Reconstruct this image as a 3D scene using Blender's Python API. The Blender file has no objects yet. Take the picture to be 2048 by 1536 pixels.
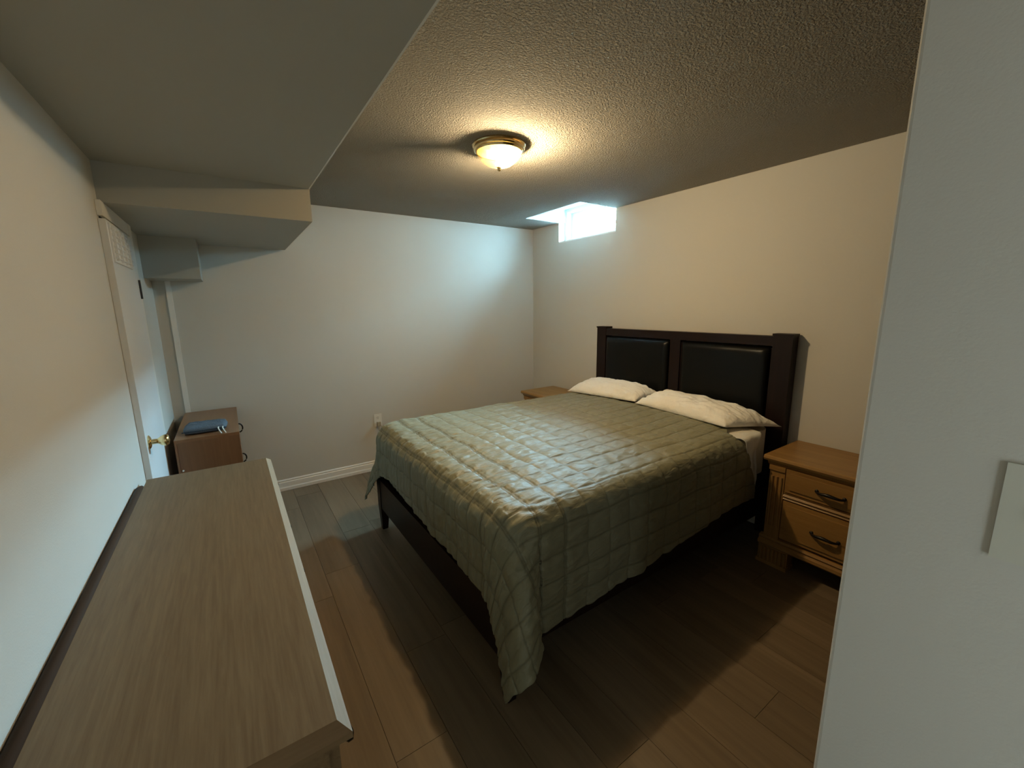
import bpy, bmesh, math, random
from mathutils import Matrix, Vector, noise

random.seed(7)
sc = bpy.context.scene
COL = sc.collection

# ------------------------------------------------------------------ camera
CAM_Z = 1.5
YAW, PITCH, ROLL, FPX = 0.5942, 0.1837, 0.0134, 829.5
fw = Vector((math.sin(YAW) * math.cos(PITCH), math.cos(YAW) * math.cos(PITCH), -math.sin(PITCH)))
rt = Vector((math.cos(YAW), -math.sin(YAW), 0.0))
dn = fw.cross(rt)
r2 = math.cos(ROLL) * rt + math.sin(ROLL) * dn
d2 = -math.sin(ROLL) * rt + math.cos(ROLL) * dn
cam_data = bpy.data.cameras.new('camera')
cam_data.sensor_fit = 'HORIZONTAL'
cam_data.sensor_width = 36.0
cam_data.lens = FPX / 2048.0 * 36.0
cam_data.clip_start = 0.02
cam = bpy.data.objects.new('camera', cam_data)
COL.objects.link(cam)
cam.matrix_world = Matrix(((r2.x, -d2.x, -fw.x, 0.0),
                           (r2.y, -d2.y, -fw.y, 0.0),
                           (r2.z, -d2.z, -fw.z, CAM_Z),
                           (0, 0, 0, 1)))
sc.camera = cam

# ------------------------------------------------------------------ world, exposure
SKY_STRENGTH = 720.0
world = bpy.data.worlds.new('overcast_sky')
sc.world = world
world.use_nodes = True
bgn = world.node_tree.nodes['Background']
bgn.inputs[0].default_value = (0.42, 0.76, 1.0, 1)
bgn.inputs[1].default_value = SKY_STRENGTH
sc.view_settings.view_transform = 'Standard'
sc.view_settings.look = 'None'
sc.view_settings.exposure = 0.0
sc.view_settings.gamma = 1.0
sc.view_settings.use_curve_mapping = False
sc.cycles.use_denoising = True
sc.cycles.use_adaptive_sampling = False
sc.cycles.use_guiding = True
sc.cycles.max_bounces = 8
sc.cycles.diffuse_bounces = 5
sc.cycles.transparent_max_bounces = 12
sc.cycles.sample_clamp_indirect = 60.0

LAMP_W = 44.0        # bulb of the ceiling light
HALL_W = 18.0        # assumed cool fill, added behind the camera


def add_light(name, kind, loc, power, color, **kw):
    d = bpy.data.lights.new(name, kind)
    d.energy = power
    d.color = color
    for k, v in kw.items():
        setattr(d, k, v)
    o = bpy.data.objects.new(name, d)
    o.location = loc
    COL.objects.link(o)
    return o


hall = add_light('assumed_hall_fill', 'AREA', (-0.385, -1.5, 1.25), HALL_W, (0.82, 0.96, 1.0), shape='RECTANGLE', size=1.3, size_y=0.9, spread=math.radians(130))  # assumed cool light, added as an area lamp against the solid wall; no doorway
hall.rotation_euler = (0, math.radians(-90), 0)
portal = add_light('window_portal', 'AREA', (3.12, 3.0, 2.29), 1.0, (1, 1, 1), shape='RECTANGLE', size=0.80, size_y=0.36)
portal.rotation_euler = (math.radians(90), 0, math.radians(90))
portal.data.cycles.is_portal = True

# ------------------------------------------------------------------ measures (metres)
XL, XR, YB, ZC = -0.40, 2.878, 3.81, 2.325
XN, YN = 0.71, 0.187           # near wall plane and its end
YH = -2.0                      # back of the hallway

# ------------------------------------------------------------------ helpers


def new_mat(name):
    m = bpy.data.materials.new(name)
    m.use_nodes = True
    nt = m.node_tree
    return m, nt, nt.nodes['Principled BSDF'], nt.nodes, nt.links


def paint(name, color, rough=0.6, bump=0.0, scale=200.0, var=0.0, metallic=0.0, spec=None, dist=0.002, detail=3.0):
    m, nt, p, N, L = new_mat(name)
    p.inputs['Base Color'].default_value = (*color, 1)
    p.inputs['Roughness'].default_value = rough
    p.inputs['Metallic'].default_value = metallic
    if spec is not None:
        p.inputs['Specular IOR Level'].default_value = spec
    if bump or var:
        tc = N.new('ShaderNodeTexCoord')
        if bump:
            n = N.new('ShaderNodeTexNoise')
            n.inputs['Scale'].default_value = scale
            n.inputs['Detail'].default_value = detail
            b = N.new('ShaderNodeBump')
            b.inputs['Strength'].default_value = bump
            b.inputs['Distance'].default_value = dist
            L.new(tc.outputs['Object'], n.inputs['Vector'])
            L.new(n.outputs['Fac'], b.inputs['Height'])
            L.new(b.outputs['Normal'], p.inputs['Normal'])
        if var:
            n2 = N.new('ShaderNodeTexNoise')
            n2.inputs['Scale'].default_value = 2.3
            n2.inputs['Detail'].default_value = 5
            mx = N.new('ShaderNodeMix')
            mx.data_type = 'RGBA'
            mx.inputs[6].default_value = (*[c * (1 - var) for c in color], 1)
            mx.inputs[7].default_value = (*[min(1, c * (1 + var)) for c in color], 1)
            L.new(tc.outputs['Object'], n2.inputs['Vector'])
            L.new(n2.outputs['Fac'], mx.inputs[0])
            L.new(mx.outputs[2], p.inputs['Base Color'])
    return m


def wood(name, dark, light, axis='Y', fine=60.0, rough=0.45, streak=0.6, bump=0.15, knots=0.0, per_object=0.0, spec=0.4):
    """procedural wood: two stretched noises along the grain axis, optional dents"""
    m, nt, p, N, L = new_mat(name)
    tc = N.new('ShaderNodeTexCoord')
    mp = N.new('ShaderNodeMapping')
    s = {'X': (0.05, 1, 1), 'Y': (1, 0.05, 1), 'Z': (1, 1, 0.05)}[axis]
    mp.inputs['Scale'].default_value = s
    src = tc.outputs['Object']
    if per_object:
        oi = N.new('ShaderNodeObjectInfo')
        ad = N.new('ShaderNodeVectorMath')
        ad.operation = 'MULTIPLY_ADD'
        cmb = N.new('ShaderNodeCombineXYZ')
        for k in range(3):
            L.new(oi.outputs['Random'], cmb.inputs[k])
        ad.inputs[1].default_value = (37.0, 53.0, 71.0)
        L.new(cmb.outputs[0], ad.inputs[0])
        L.new(src, ad.inputs[2])
        src = ad.outputs[0]
    L.new(src, mp.inputs['Vector'])
    n1 = N.new('ShaderNodeTexNoise')
    n1.inputs['Scale'].default_value = fine
    n1.inputs['Detail'].default_value = 6
    n1.inputs['Roughness'].default_value = 0.65
    n1.inputs['Distortion'].default_value = 0.4
    L.new(mp.outputs[0], n1.inputs['Vector'])
    n2 = N.new('ShaderNodeTexNoise')
    n2.inputs['Scale'].default_value = fine * 0.16
    n2.inputs['Detail'].default_value = 4
    n2.inputs['Distortion'].default_value = 1.2
    L.new(mp.outputs[0], n2.inputs['Vector'])
    mixf = N.new('ShaderNodeMath')
    mixf.operation = 'MULTIPLY_ADD'
    mixf.inputs[1].default_value = streak
    L.new(n1.outputs['Fac'], mixf.inputs[0])
    mul = N.new('ShaderNodeMath')
    mul.operation = 'MULTIPLY'
    mul.inputs[1].default_value = 1.0 - streak
    L.new(n2.outputs['Fac'], mul.inputs[0])
    L.new(mul.outputs[0], mixf.inputs[2])
    ramp = N.new('ShaderNodeValToRGB')
    ramp.color_ramp.elements[0].position = 0.33
    ramp.color_ramp.elements[0].color = (*dark, 1)
    ramp.color_ramp.elements[1].position = 0.62
    ramp.color_ramp.elements[1].color = (*light, 1)
    L.new(mixf.outputs[0], ramp.inputs[0])
    out = ramp.outputs['Color']
    if knots:
        v = N.new('ShaderNodeTexVoronoi')
        v.inputs['Scale'].default_value = 9.0
        mp2 = N.new('ShaderNodeMapping')
        mp2.inputs['Scale'].default_value = {'X': (0.5, 1, 1), 'Y': (1, 0.5, 1), 'Z': (1, 1, 0.5)}[axis]
        L.new(tc.outputs['Object'], mp2.inputs['Vector'])
        L.new(mp2.outputs[0], v.inputs['Vector'])
        lt = N.new('ShaderNodeMapRange')
        lt.inputs['From Min'].default_value = 0.03
        lt.inputs['From Max'].default_value = 0.075
        lt.inputs['To Min'].default_value = knots
        lt.inputs['To Max'].default_value = 0.0
        L.new(v.outputs['Distance'], lt.inputs['Value'])
        n4 = N.new('ShaderNodeTexNoise')
        n4.inputs['Scale'].default_value = 5.0
        L.new(tc.outputs['Object'], n4.inputs['Vector'])
        gt = N.new('ShaderNodeMath')
        gt.operation = 'GREATER_THAN'
        gt.inputs[1].default_value = 0.56
        L.new(n4.outputs['Fac'], gt.inputs[0])
        mm = N.new('ShaderNodeMath')
        mm.operation = 'MULTIPLY'
        L.new(lt.outputs[0], mm.inputs[0])
        L.new(gt.outputs[0], mm.inputs[1])
        mx = N.new('ShaderNodeMix')
        mx.data_type = 'RGBA'
        mx.inputs[7].default_value = (dark[0] * 0.25, dark[1] * 0.22, dark[2] * 0.2, 1)
        L.new(mm.outputs[0], mx.inputs[0])
        L.new(out, mx.inputs[6])
        out = mx.outputs[2]
    if per_object:
        hv = N.new('ShaderNodeHueSaturation')
        mr = N.new('ShaderNodeMapRange')
        mr.inputs['To Min'].default_value = 1.0 - per_object
        mr.inputs['To Max'].default_value = 1.0 + per_object
        L.new(oi.outputs['Random'], mr.inputs['Value'])
        L.new(mr.outputs[0], hv.inputs['Value'])
        L.new(out, hv.inputs['Color'])
        out = hv.outputs['Color']
    L.new(out, p.inputs['Base Color'])
    p.inputs['Roughness'].default_value = rough
    p.inputs['Specular IOR Level'].default_value = spec
    if bump:
        b = N.new('ShaderNodeBump')
        b.inputs['Strength'].default_value = bump
        b.inputs['Distance'].default_value = 0.001
        L.new(n1.outputs['Fac'], b.inputs['Height'])
        L.new(b.outputs['Normal'], p.inputs['Normal'])
    return m


def wloc(o):
    v = Vector((0, 0, 0))
    while o is not None:
        v = v + o.location
        o = o.parent
    return v


def obj(name, bm, m, parent=None, bevel=0.0, seg=2, smooth=False, origin=None):
    """link bm (verts given in world space) as one mesh object"""
    if bevel:
        es = [e for e in bm.edges if len(e.link_faces) == 2 and e.calc_face_angle(0) > 0.4]
        bmesh.ops.bevel(bm, geom=es, offset=bevel, segments=seg, profile=0.5, affect='EDGES', clamp_overlap=True)
    bmesh.ops.recalc_face_normals(bm, faces=bm.faces)
    if parent is not None:
        off = wloc(parent)
    else:
        if origin is None:
            xs = [v.co.x for v in bm.verts]; ys = [v.co.y for v in bm.verts]; zs = [v.co.z for v in bm.verts]
            origin = Vector(((min(xs) + max(xs)) / 2, (min(ys) + max(ys)) / 2, min(zs)))
        off = Vector(origin)
    bmesh.ops.translate(bm, verts=bm.verts, vec=-off)
    me = bpy.data.meshes.new(name)
    bm.to_mesh(me)
    bm.free()
    if smooth:
        for f in me.polygons:
            f.use_smooth = True
        if smooth != True:
            try:
                me.set_sharp_from_angle(angle=smooth)
            except Exception:
                pass
    if m is not None:
        me.materials.append(m)
    o = bpy.data.objects.new(name, me)
    COL.objects.link(o)
    if parent is not None:
        o.parent = parent
    else:
        o.location = off
    return o


def tag(o, label=None, cat=None, group=None, kind=None):
    if label: o['label'] = label
    if cat: o['category'] = cat
    if group: o['group'] = group
    if kind: o['kind'] = kind
    return o


def thing(name, label, cat, loc, group=None):
    o = bpy.data.objects.new(name, None)
    o.empty_display_size = 0.1
    o.location = loc
    COL.objects.link(o)
    return tag(o, label, cat, group)


def dup(root, loc, label=None, group=None):
    r = root.copy(); COL.objects.link(r); r.location = loc
    if label: r['label'] = label
    if group: r['group'] = group
    for ch in list(root.children):
        c = ch.copy(); COL.objects.link(c); c.parent = r
        for g in list(ch.children):
            d = g.copy(); COL.objects.link(d); d.parent = c
    return r


def bx(bm, x0, x1, y0, y1, z0, z1):
    vs = [bm.verts.new((x, y, z)) for x in (x0, x1) for y in (y0, y1) for z in (z0, z1)]
    for q in ((0, 1, 3, 2), (4, 6, 7, 5), (0, 4, 5, 1), (2, 3, 7, 6), (0, 2, 6, 4), (1, 5, 7, 3)):
        bm.faces.new([vs[i] for i in q])
    return vs


def box(x0, x1, y0, y1, z0, z1):
    bm = bmesh.new()
    bx(bm, x0, x1, y0, y1, z0, z1)
    return bm


def prism(pts, axis, a, b, bm=None):
    """extrude a 2-D outline along an axis; pts are the two other coordinates in xyz order"""
    bm = bm or bmesh.new()
    def mk(p, t):
        return {'X': (t, p[0], p[1]), 'Y': (p[0], t, p[1]), 'Z': (p[0], p[1], t)}[axis]
    A = [bm.verts.new(mk(p, a)) for p in pts]
    B = [bm.verts.new(mk(p, b)) for p in pts]
    n = len(pts)
    bm.faces.new(A); bm.faces.new(B[::-1])
    for i in range(n):
        j = (i + 1) % n
        bm.faces.new((A[i], A[j], B[j], B[i]))
    return bm


def lathe(profile, centre, axis='Z', seg=40, bm=None, cap=True):
    """profile: list of (radius, along)"""
    bm = bm or bmesh.new()
    c = Vector(centre)
    rings = []
    for r, t in profile:
        ring = []
        for k in range(seg):
            a = 2 * math.pi * k / seg
            u, w = r * math.cos(a), r * math.sin(a)
            p = {'Z': (u, w, t), 'X': (t, u, w), 'Y': (u, t, w)}[axis]
            ring.append(bm.verts.new(c + Vector(p)))
        rings.append(ring)
    for A, B in zip(rings, rings[1:]):
        for k in range(seg):
            j = (k + 1) % seg
            bm.faces.new((A[k], A[j], B[j], B[k]))
    if cap:
        bm.faces.new(rings[0][::-1]); bm.faces.new(rings[-1])
    return bm


def tube(pts, r, bm=None, seg=8):
    bm = bm or bmesh.new()
    pts = [Vector(p) for p in pts]
    rings = []
    for i, p in enumerate(pts):
        t = (pts[min(i + 1, len(pts) - 1)] - pts[max(i - 1, 0)]).normalized()
        ref = Vector((0, 0, 1)) if abs(t.z) < 0.9 else Vector((1, 0, 0))
        a = t.cross(ref).normalized(); b = t.cross(a).normalized()
        rr = r[i] if isinstance(r, (list, tuple)) else r
        rings.append([bm.verts.new(p + a * rr * math.cos(2 * math.pi * k / seg) + b * rr * math.sin(2 * math.pi * k / seg)) for k in range(seg)])
    for A, B in zip(rings, rings[1:]):
        for k in range(seg):
            j = (k + 1) % seg
            bm.faces.new((A[k], A[j], B[j], B[k]))
    bm.faces.new(rings[0][::-1]); bm.faces.new(rings[-1])
    return bm


def bez(p0, p1, p2, p3, n=14):
    out = []
    for i in range(n + 1):
        t = i / n
        out.append(tuple((1 - t) ** 3 * a + 3 * (1 - t) ** 2 * t * b + 3 * (1 - t) * t * t * c + t ** 3 * d for a, b, c, d in zip(p0, p1, p2, p3)))
    return out


# ------------------------------------------------------------------ materials
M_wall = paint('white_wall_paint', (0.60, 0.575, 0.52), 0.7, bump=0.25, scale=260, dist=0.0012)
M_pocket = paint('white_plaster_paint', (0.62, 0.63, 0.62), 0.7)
M_dark_front = wood('dark_bounce_damper', (0.02, 0.013, 0.008), (0.035, 0.024, 0.016), 'Z', 30)  # invented dark finish for the unseen front wall, cuts light bounced onto the bed
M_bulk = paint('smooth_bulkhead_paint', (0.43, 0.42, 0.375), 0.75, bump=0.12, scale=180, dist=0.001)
M_trim = paint('white_trim_paint', (0.80, 0.78, 0.73), 0.4)
M_door = paint('white_door_paint', (0.76, 0.76, 0.75), 0.35, bump=0.1, scale=90, dist=0.001)
M_vinyl = paint('white_window_vinyl', (0.60, 0.62, 0.62), 0.4)
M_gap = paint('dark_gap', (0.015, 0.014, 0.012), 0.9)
M_plastic = paint('white_plastic', (0.78, 0.76, 0.70), 0.35)
M_switch = paint('ivory_switch_plastic', (0.60, 0.585, 0.50), 0.35)
M_porcelain = paint('lamp_socket_porcelain', (0.30, 0.28, 0.24), 0.5)
M_brass = paint('polished_brass', (0.80, 0.62, 0.32), 0.20, metallic=1.0)
M_steel = paint('dark_green_coated_wire', (0.003, 0.012, 0.012), 0.6)
M_iron = paint('dark_bronze_pull', (0.012, 0.010, 0.009), 0.4, metallic=0.3)
M_espresso = wood('espresso_wood', (0.008, 0.0035, 0.0028), (0.015, 0.0062, 0.0048), 'Z', 40, rough=0.42, bump=0.05, spec=0.25)
M_espresso_x = wood('espresso_wood_rail', (0.008, 0.0035, 0.0028), (0.015, 0.0062, 0.0048), 'Y', 40, rough=0.42, bump=0.05, spec=0.25)
M_leather = paint('black_faux_leather', (0.005, 0.005, 0.0045), 0.33, bump=0.25, scale=320, dist=0.0008, spec=0.22)
M_blackcloth = paint('black_box_spring_cloth', (0.006, 0.006, 0.006), 0.95)
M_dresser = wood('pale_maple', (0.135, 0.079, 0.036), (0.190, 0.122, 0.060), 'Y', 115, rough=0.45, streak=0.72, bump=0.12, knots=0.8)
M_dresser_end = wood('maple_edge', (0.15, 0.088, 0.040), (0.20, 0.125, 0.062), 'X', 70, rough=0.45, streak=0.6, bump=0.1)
M_lip_lit = wood('lit_maple_lip', (0.27, 0.20, 0.125), (0.35, 0.265, 0.175), 'Y', 90, rough=0.5, streak=0.6, bump=0.1)  # light caught by the front bevel is put into a paler maple
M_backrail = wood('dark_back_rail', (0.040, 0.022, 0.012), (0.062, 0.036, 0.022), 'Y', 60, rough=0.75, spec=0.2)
M_night = wood('honey_oak', (0.24, 0.125, 0.036), (0.36, 0.20, 0.062), 'Y', 60, rough=0.4, streak=0.5, knots=0.5)
M_night_v = wood('honey_oak_upright', (0.24, 0.125, 0.036), (0.36, 0.20, 0.062), 'Z', 60, rough=0.42, streak=0.5)
M_cab = wood('cherry_laminate', (0.165, 0.074, 0.030), (0.21, 0.098, 0.042), 'Z', 50, rough=0.35, streak=0.6, bump=0.03)
M_cab_top = wood('cherry_laminate_top', (0.19, 0.086, 0.036), (0.25, 0.115, 0.05), 'Y', 50, rough=0.32, streak=0.6, bump=0.03)
M_plank = wood('taupe_oak_plank', (0.140, 0.102, 0.064), (0.215, 0.162, 0.106), 'Y', 38, rough=0.42, streak=0.45, bump=0.08, per_object=0.10, spec=0.35)
M_sub = paint('dark_plank_joint', (0.04, 0.028, 0.018), 0.8)
M_pillow = paint('white_pillow_cotton', (0.90, 0.87, 0.80), 0.85, bump=0.6, scale=30, dist=0.014, detail=4)
M_sheet = paint('white_sheet_cotton', (0.72, 0.69, 0.62), 0.85, bump=0.35, scale=28, dist=0.01)
M_denim = paint('blue_denim_cloth', (0.085, 0.105, 0.128), 0.95, bump=0.8, scale=110, dist=0.004, var=0.35)
M_denim_dark = paint('navy_cloth_side', (0.012, 0.026, 0.040), 0.9)
M_cord = paint('white_cord', (0.7, 0.68, 0.62), 0.7)
M_wire = paint('beige_cable', (0.42, 0.37, 0.27), 0.5)
M_concrete = paint('outside_gravel', (0.14, 0.15, 0.15), 0.9, bump=0.5, scale=40, dist=0.02)
M_bounce_wing = paint('pale_bounce_wing', (0.55, 0.55, 0.53), 0.8)  # for the added wing: pale, so it bounces skylight in through the window
M_bounce_well = paint('grey_bounce_liner', (0.55, 0.56, 0.56), 0.7)  # for the added well side, bounces light into the recess
M_teal = paint('teal_metal', (0.004, 0.030, 0.032), 0.5)

# popcorn ceiling
M_ceil, nt, p, N, L = new_mat('popcorn_ceiling')
p.inputs['Base Color'].default_value = (0.63, 0.58, 0.50, 1)
p.inputs['Roughness'].default_value = 0.95
p.inputs['Specular IOR Level'].default_value = 0.1
tc = N.new('ShaderNodeTexCoord')
va = N.new('ShaderNodeTexNoise'); va.inputs['Scale'].default_value = 120; va.inputs['Detail'].default_value = 3; va.inputs['Roughness'].default_value = 0.55
vb = N.new('ShaderNodeMapRange'); vb.inputs['From Min'].default_value = 0.38; vb.inputs['From Max'].default_value = 0.66
bm_ = N.new('ShaderNodeBump'); bm_.inputs['Strength'].default_value = 1.0; bm_.inputs['Distance'].default_value = 0.018
bm_.invert = False
L.new(tc.outputs['Object'], va.inputs['Vector']); L.new(va.outputs['Fac'], vb.inputs['Value'])
L.new(vb.outputs[0], bm_.inputs['Height']); L.new(bm_.outputs['Normal'], p.inputs['Normal'])

# quilt: sage cotton, stitched grid comes from the mesh, fine puckers from bump
M_quilt, nt, p, N, L = new_mat('sage_quilt_cotton')
p.inputs['Roughness'].default_value = 0.52
p.inputs['Specular IOR Level'].default_value = 0.55
p.inputs['Sheen Weight'].default_value = 0.05
p.inputs['Sheen Roughness'].default_value = 0.4
uvn = N.new('ShaderNodeUVMap'); uvn.uv_map = 'cloth'
mpq = N.new('ShaderNodeMapping'); mpq.inputs['Scale'].default_value = (13, 34, 1)
nq = N.new('ShaderNodeTexNoise'); nq.inputs['Scale'].default_value = 1.0; nq.inputs['Detail'].default_value = 4; nq.inputs['Distortion'].default_value = 0.8
bq = N.new('ShaderNodeBump'); bq.inputs['Strength'].default_value = 0.55; bq.inputs['Distance'].default_value = 0.012
L.new(uvn.outputs[0], mpq.inputs[0]); L.new(mpq.outputs[0], nq.inputs['Vector']); L.new(nq.outputs['Fac'], bq.inputs['Height']); L.new(bq.outputs['Normal'], p.inputs['Normal'])
att = N.new('ShaderNodeAttribute'); att.attribute_name = 'stitch'
mq = N.new('ShaderNodeMix'); mq.data_type = 'RGBA'
mq.inputs[6].default_value = (0.225, 0.217, 0.138, 1)
mq.inputs[7].default_value = (0.14, 0.132, 0.08, 1)
L.new(att.outputs['Fac'], mq.inputs[0]); L.new(mq.outputs[2], p.inputs['Base Color'])

# window glass: clear with a faint reflection
M_glass, nt, p, N, L = new_mat('window_glass')
N.remove(p)
tr = N.new('ShaderNodeBsdfTransparent'); tr.inputs[0].default_value = (0.93, 0.97, 0.97, 1)
gl = N.new('ShaderNodeBsdfGlossy'); gl.inputs['Roughness'].default_value = 0.02
ms = N.new('ShaderNodeMixShader'); ms.inputs[0].default_value = 0.06
L.new(tr.outputs[0], ms.inputs[1]); L.new(gl.outputs[0], ms.inputs[2]); L.new(ms.outputs[0], N['Material Output'].inputs[0])

# lamp glass: mostly clear to the bulb's light, lightly frosted amber
M_dome, nt, p, N, L = new_mat('amber_lamp_glass')
N.remove(p)
tr = N.new('ShaderNodeBsdfTransparent'); tr.inputs[0].default_value = (1.0, 0.97, 0.9, 1)
tl = N.new('ShaderNodeBsdfTranslucent'); tl.inputs[0].default_value = (1.0, 0.88, 0.42, 1)
ms = N.new('ShaderNodeMixShader'); ms.inputs[0].default_value = 0.05
L.new(tr.outputs[0], ms.inputs[1]); L.new(tl.outputs[0], ms.inputs[2]); L.new(ms.outputs[0], N['Material Output'].inputs[0])

# ------------------------------------------------------------------ room shell
def structure(o):
    o['kind'] = 'structure'
    return o


# floor: dark sub-floor with every plank its own piece
floor = structure(obj('floor', box(XL - 0.12, XR + 0.1, YH, YB + 0.1, -0.10, -0.009), M_sub))
PW = 0.19
k0 = int(math.floor((XL - 0.30) / PW)) - 0
plank_meshes = {}
rnd = random.Random(3)
x = 0.30 + k0 * PW
row = 0
while x < XR:
    a, b = max(x, XL), min(x + PW, XR)
    y = YH - rnd.uniform(0, 1.1)
    if abs(x - 0.30) < 0.01: y = 1.17 - 1.22 * 3 + 0.0
    if abs(x - (0.30 - PW)) < 0.01: y = 2.17 - 1.22 * 4
    while y < YB:
        y0, y1 = max(y, YH), min(y + 1.22, YB)
        if y1 - y0 > 0.02 and b - a > 0.02:
            bm = box(a + 0.0008, b - 0.0008, y0 + 0.0008, y1 - 0.0008, -0.009, 0.0)
            o = obj('plank', bm, M_plank, floor, bevel=0.0012, seg=1)
        y += 1.22
    x += PW
    row += 1

# ceiling slab with the pocket in front of the window
PX0, PY0, PY1 = 2.453, 2.622, 3.375     # pocket
bm = bmesh.new()
zt = ZC + 0.35
bx(bm, XL - 0.12, PX0, YH, YB + 0.1, ZC, zt)
bx(bm, PX0, XR + 0.25, YH, PY0, ZC, zt)
bx(bm, PX0, XR + 0.25, PY1, YB + 0.1, ZC, zt)
bx(bm, XR, XR + 0.25, PY0, PY1, 2.48, zt)
ceiling = structure(obj('ceiling', bm, M_ceil))
# flared plaster pocket up to the window head
obj('window_pocket', prism([(PX0, ZC + 0.004), (2.96, 2.462), (2.96, zt), (PX0, zt)], 'Y', PY0 - 0.005, PY1 + 0.005), M_pocket, ceiling)
obj('pocket_side', box(PX0, 2.96, PY1 - 0.004, PY1 + 0.01, ZC + 0.002, 2.47), M_pocket, ceiling)
obj('pocket_side', box(PX0, 2.96, PY0 - 0.01, PY0 + 0.004, ZC + 0.002, 2.47), M_pocket, ceiling)
# bulkheads
ZS, XS, YS, ZL = 2.127, 0.437, 2.535, 1.963
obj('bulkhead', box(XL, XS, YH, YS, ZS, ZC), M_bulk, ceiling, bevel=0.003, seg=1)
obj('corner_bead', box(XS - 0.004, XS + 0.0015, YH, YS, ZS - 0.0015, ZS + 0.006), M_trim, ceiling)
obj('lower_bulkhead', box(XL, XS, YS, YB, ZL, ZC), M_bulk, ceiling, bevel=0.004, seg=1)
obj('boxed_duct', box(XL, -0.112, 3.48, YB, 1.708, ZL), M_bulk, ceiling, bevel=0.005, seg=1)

# walls
structure(obj('wall_back', box(XL - 0.12, XR + 0.25, YB, YB + 0.12, -0.1, zt), M_wall))
wl = bmesh.new()
bx(wl, XL - 0.12, XL, YH, YB, -0.1, ZC)
wall_left = structure(obj('wall_left', wl, M_wall))
bm = bmesh.new()
WZ0, WZ1 = 2.13, 2.48
bx(bm, XR, XR + 0.22, YN - 0.12, PY0, -0.1, zt)
bx(bm, XR, XR + 0.22, PY1, YB, -0.1, zt)
bx(bm, XR, XR + 0.22, PY0, PY1, -0.1, WZ0)
structure(obj('wall_right', bm, M_wall))
bm = box(XN, XN + 0.12, YH, YN, -0.1, ZC)
es = [e for e in bm.edges if abs(e.verts[0].co.y - YN) < 1e-6 and abs(e.verts[1].co.y - YN) < 1e-6 and abs(e.verts[0].co.x - e.verts[1].co.x) < 1e-6]
bmesh.ops.bevel(bm, geom=es, offset=0.006, segments=3, profile=0.5, affect='EDGES')
structure(obj('wall_near', bm, M_wall, smooth=False))
structure(obj('wall_front', box(XN + 0.12, XR, YN - 0.12, YN, -0.1, ZC), M_dark_front))
structure(obj('wall_hall', box(XL - 0.12, XN + 0.12, YH - 0.12, YH, -0.1, zt), M_wall))

# baseboards: stepped colonial profile
prof = [(0, 0.001), (-0.016, 0.001), (-0.016, 0.025), (-0.012, 0.034), (-0.011, 0.072), (-0.007, 0.078), (-0.009, 0.086), (-0.005, 0.094), (0, 0.096)]
structure(obj('baseboard_back', prism([(YB + a, z) for a, z in prof], 'X', XL, XR - 0.012), M_trim))
structure(obj('baseboard_right', prism([(XR + a, z) for a, z in prof], 'Y', YN, YB - 0.012), M_trim))
structure(obj('baseboard_left', prism([(XL - a, z) for a, z in prof], 'Y', YH, 2.47), M_trim))
# narrow cover strip on the back wall beside the left corner
structure(obj('trim_1', box(-0.330, -0.300, YB - 0.014, YB, 0.1, 1.708), M_trim, bevel=0.004))

# ------------------------------------------------------------------ door in the left wall
door = structure(bpy.data.objects.new('door_1', None))
COL.objects.link(door)
door.location = (XL, 2.77, 0)
DX = -0.376
DY0, DY1, DZ = 2.48, 3.055, 1.888
leaf = obj('door_leaf', box(XL + 0.001, DX, DY0, DY1, 0.012, DZ), M_door, door, bevel=0.002, seg=1)
obj('casing', box(XL + 0.001, DX - 0.004, DY1 + 0.006, DY1 + 0.085, 0.0, 1.962), M_trim, door, bevel=0.003)
obj('head_casing', box(XL + 0.001, DX - 0.006, DY0, DY1 + 0.006, DZ + 0.012, 1.962), M_trim, door, bevel=0.003)
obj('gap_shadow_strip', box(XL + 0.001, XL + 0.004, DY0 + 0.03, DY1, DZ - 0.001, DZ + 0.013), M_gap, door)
obj('hinge_gap_shadow', box(XL + 0.001, DX - 0.006, DY1 + 0.0005, DY1 + 0.0055, 0.012, DZ), M_gap, door)  # dark strip painted as the shade between leaf and casing
# louvred transfer grille at the top of the leaf
g = obj('vent_grille', box(DX - 0.001, DX + 0.006, DY0 + 0.025, DY1 - 0.13, 1.715, DZ - 0.012), M_door, leaf, bevel=0.001, seg=1)
for i in range(6):
    z = 1.728 + i * 0.024
    obj('slat', prism([(DX + 0.004, z), (DX + 0.013, z + 0.004), (DX + 0.013, z + 0.008), (DX + 0.004, z + 0.013)], 'Y', DY0 + 0.035, DY1 - 0.14), M_door, leaf)
for i in range(4):
    y = DY0 + 0.05 + i * 0.105
    obj('divider', box(DX + 0.004, DX + 0.015, y, y + 0.006, 1.722, DZ - 0.02), M_door, leaf)
# knob
KY, KZ = 2.545, 0.888
kn = obj('knob', lathe([(0.004, 0.030), (0.012, 0.030), (0.014, 0.036), (0.022, 0.046), (0.027, 0.058), (0.027, 0.068), (0.022, 0.076), (0.010, 0.079)], (DX, KY, KZ), 'X', 24), M_brass, leaf, smooth=True)
obj('rosette', lathe([(0.033, 0.0), (0.033, 0.003), (0.026, 0.008), (0.013, 0.011), (0.012, 0.034)], (DX, KY, KZ), 'X', 24), M_brass, leaf, smooth=0.6)
for z in (1.62, 0.25):
    obj('hinge', lathe([(0.006, -0.05), (0.006, 0.05)], (DX + 0.003, DY1 + 0.003, z), 'Z', 10), M_iron, leaf)

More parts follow.
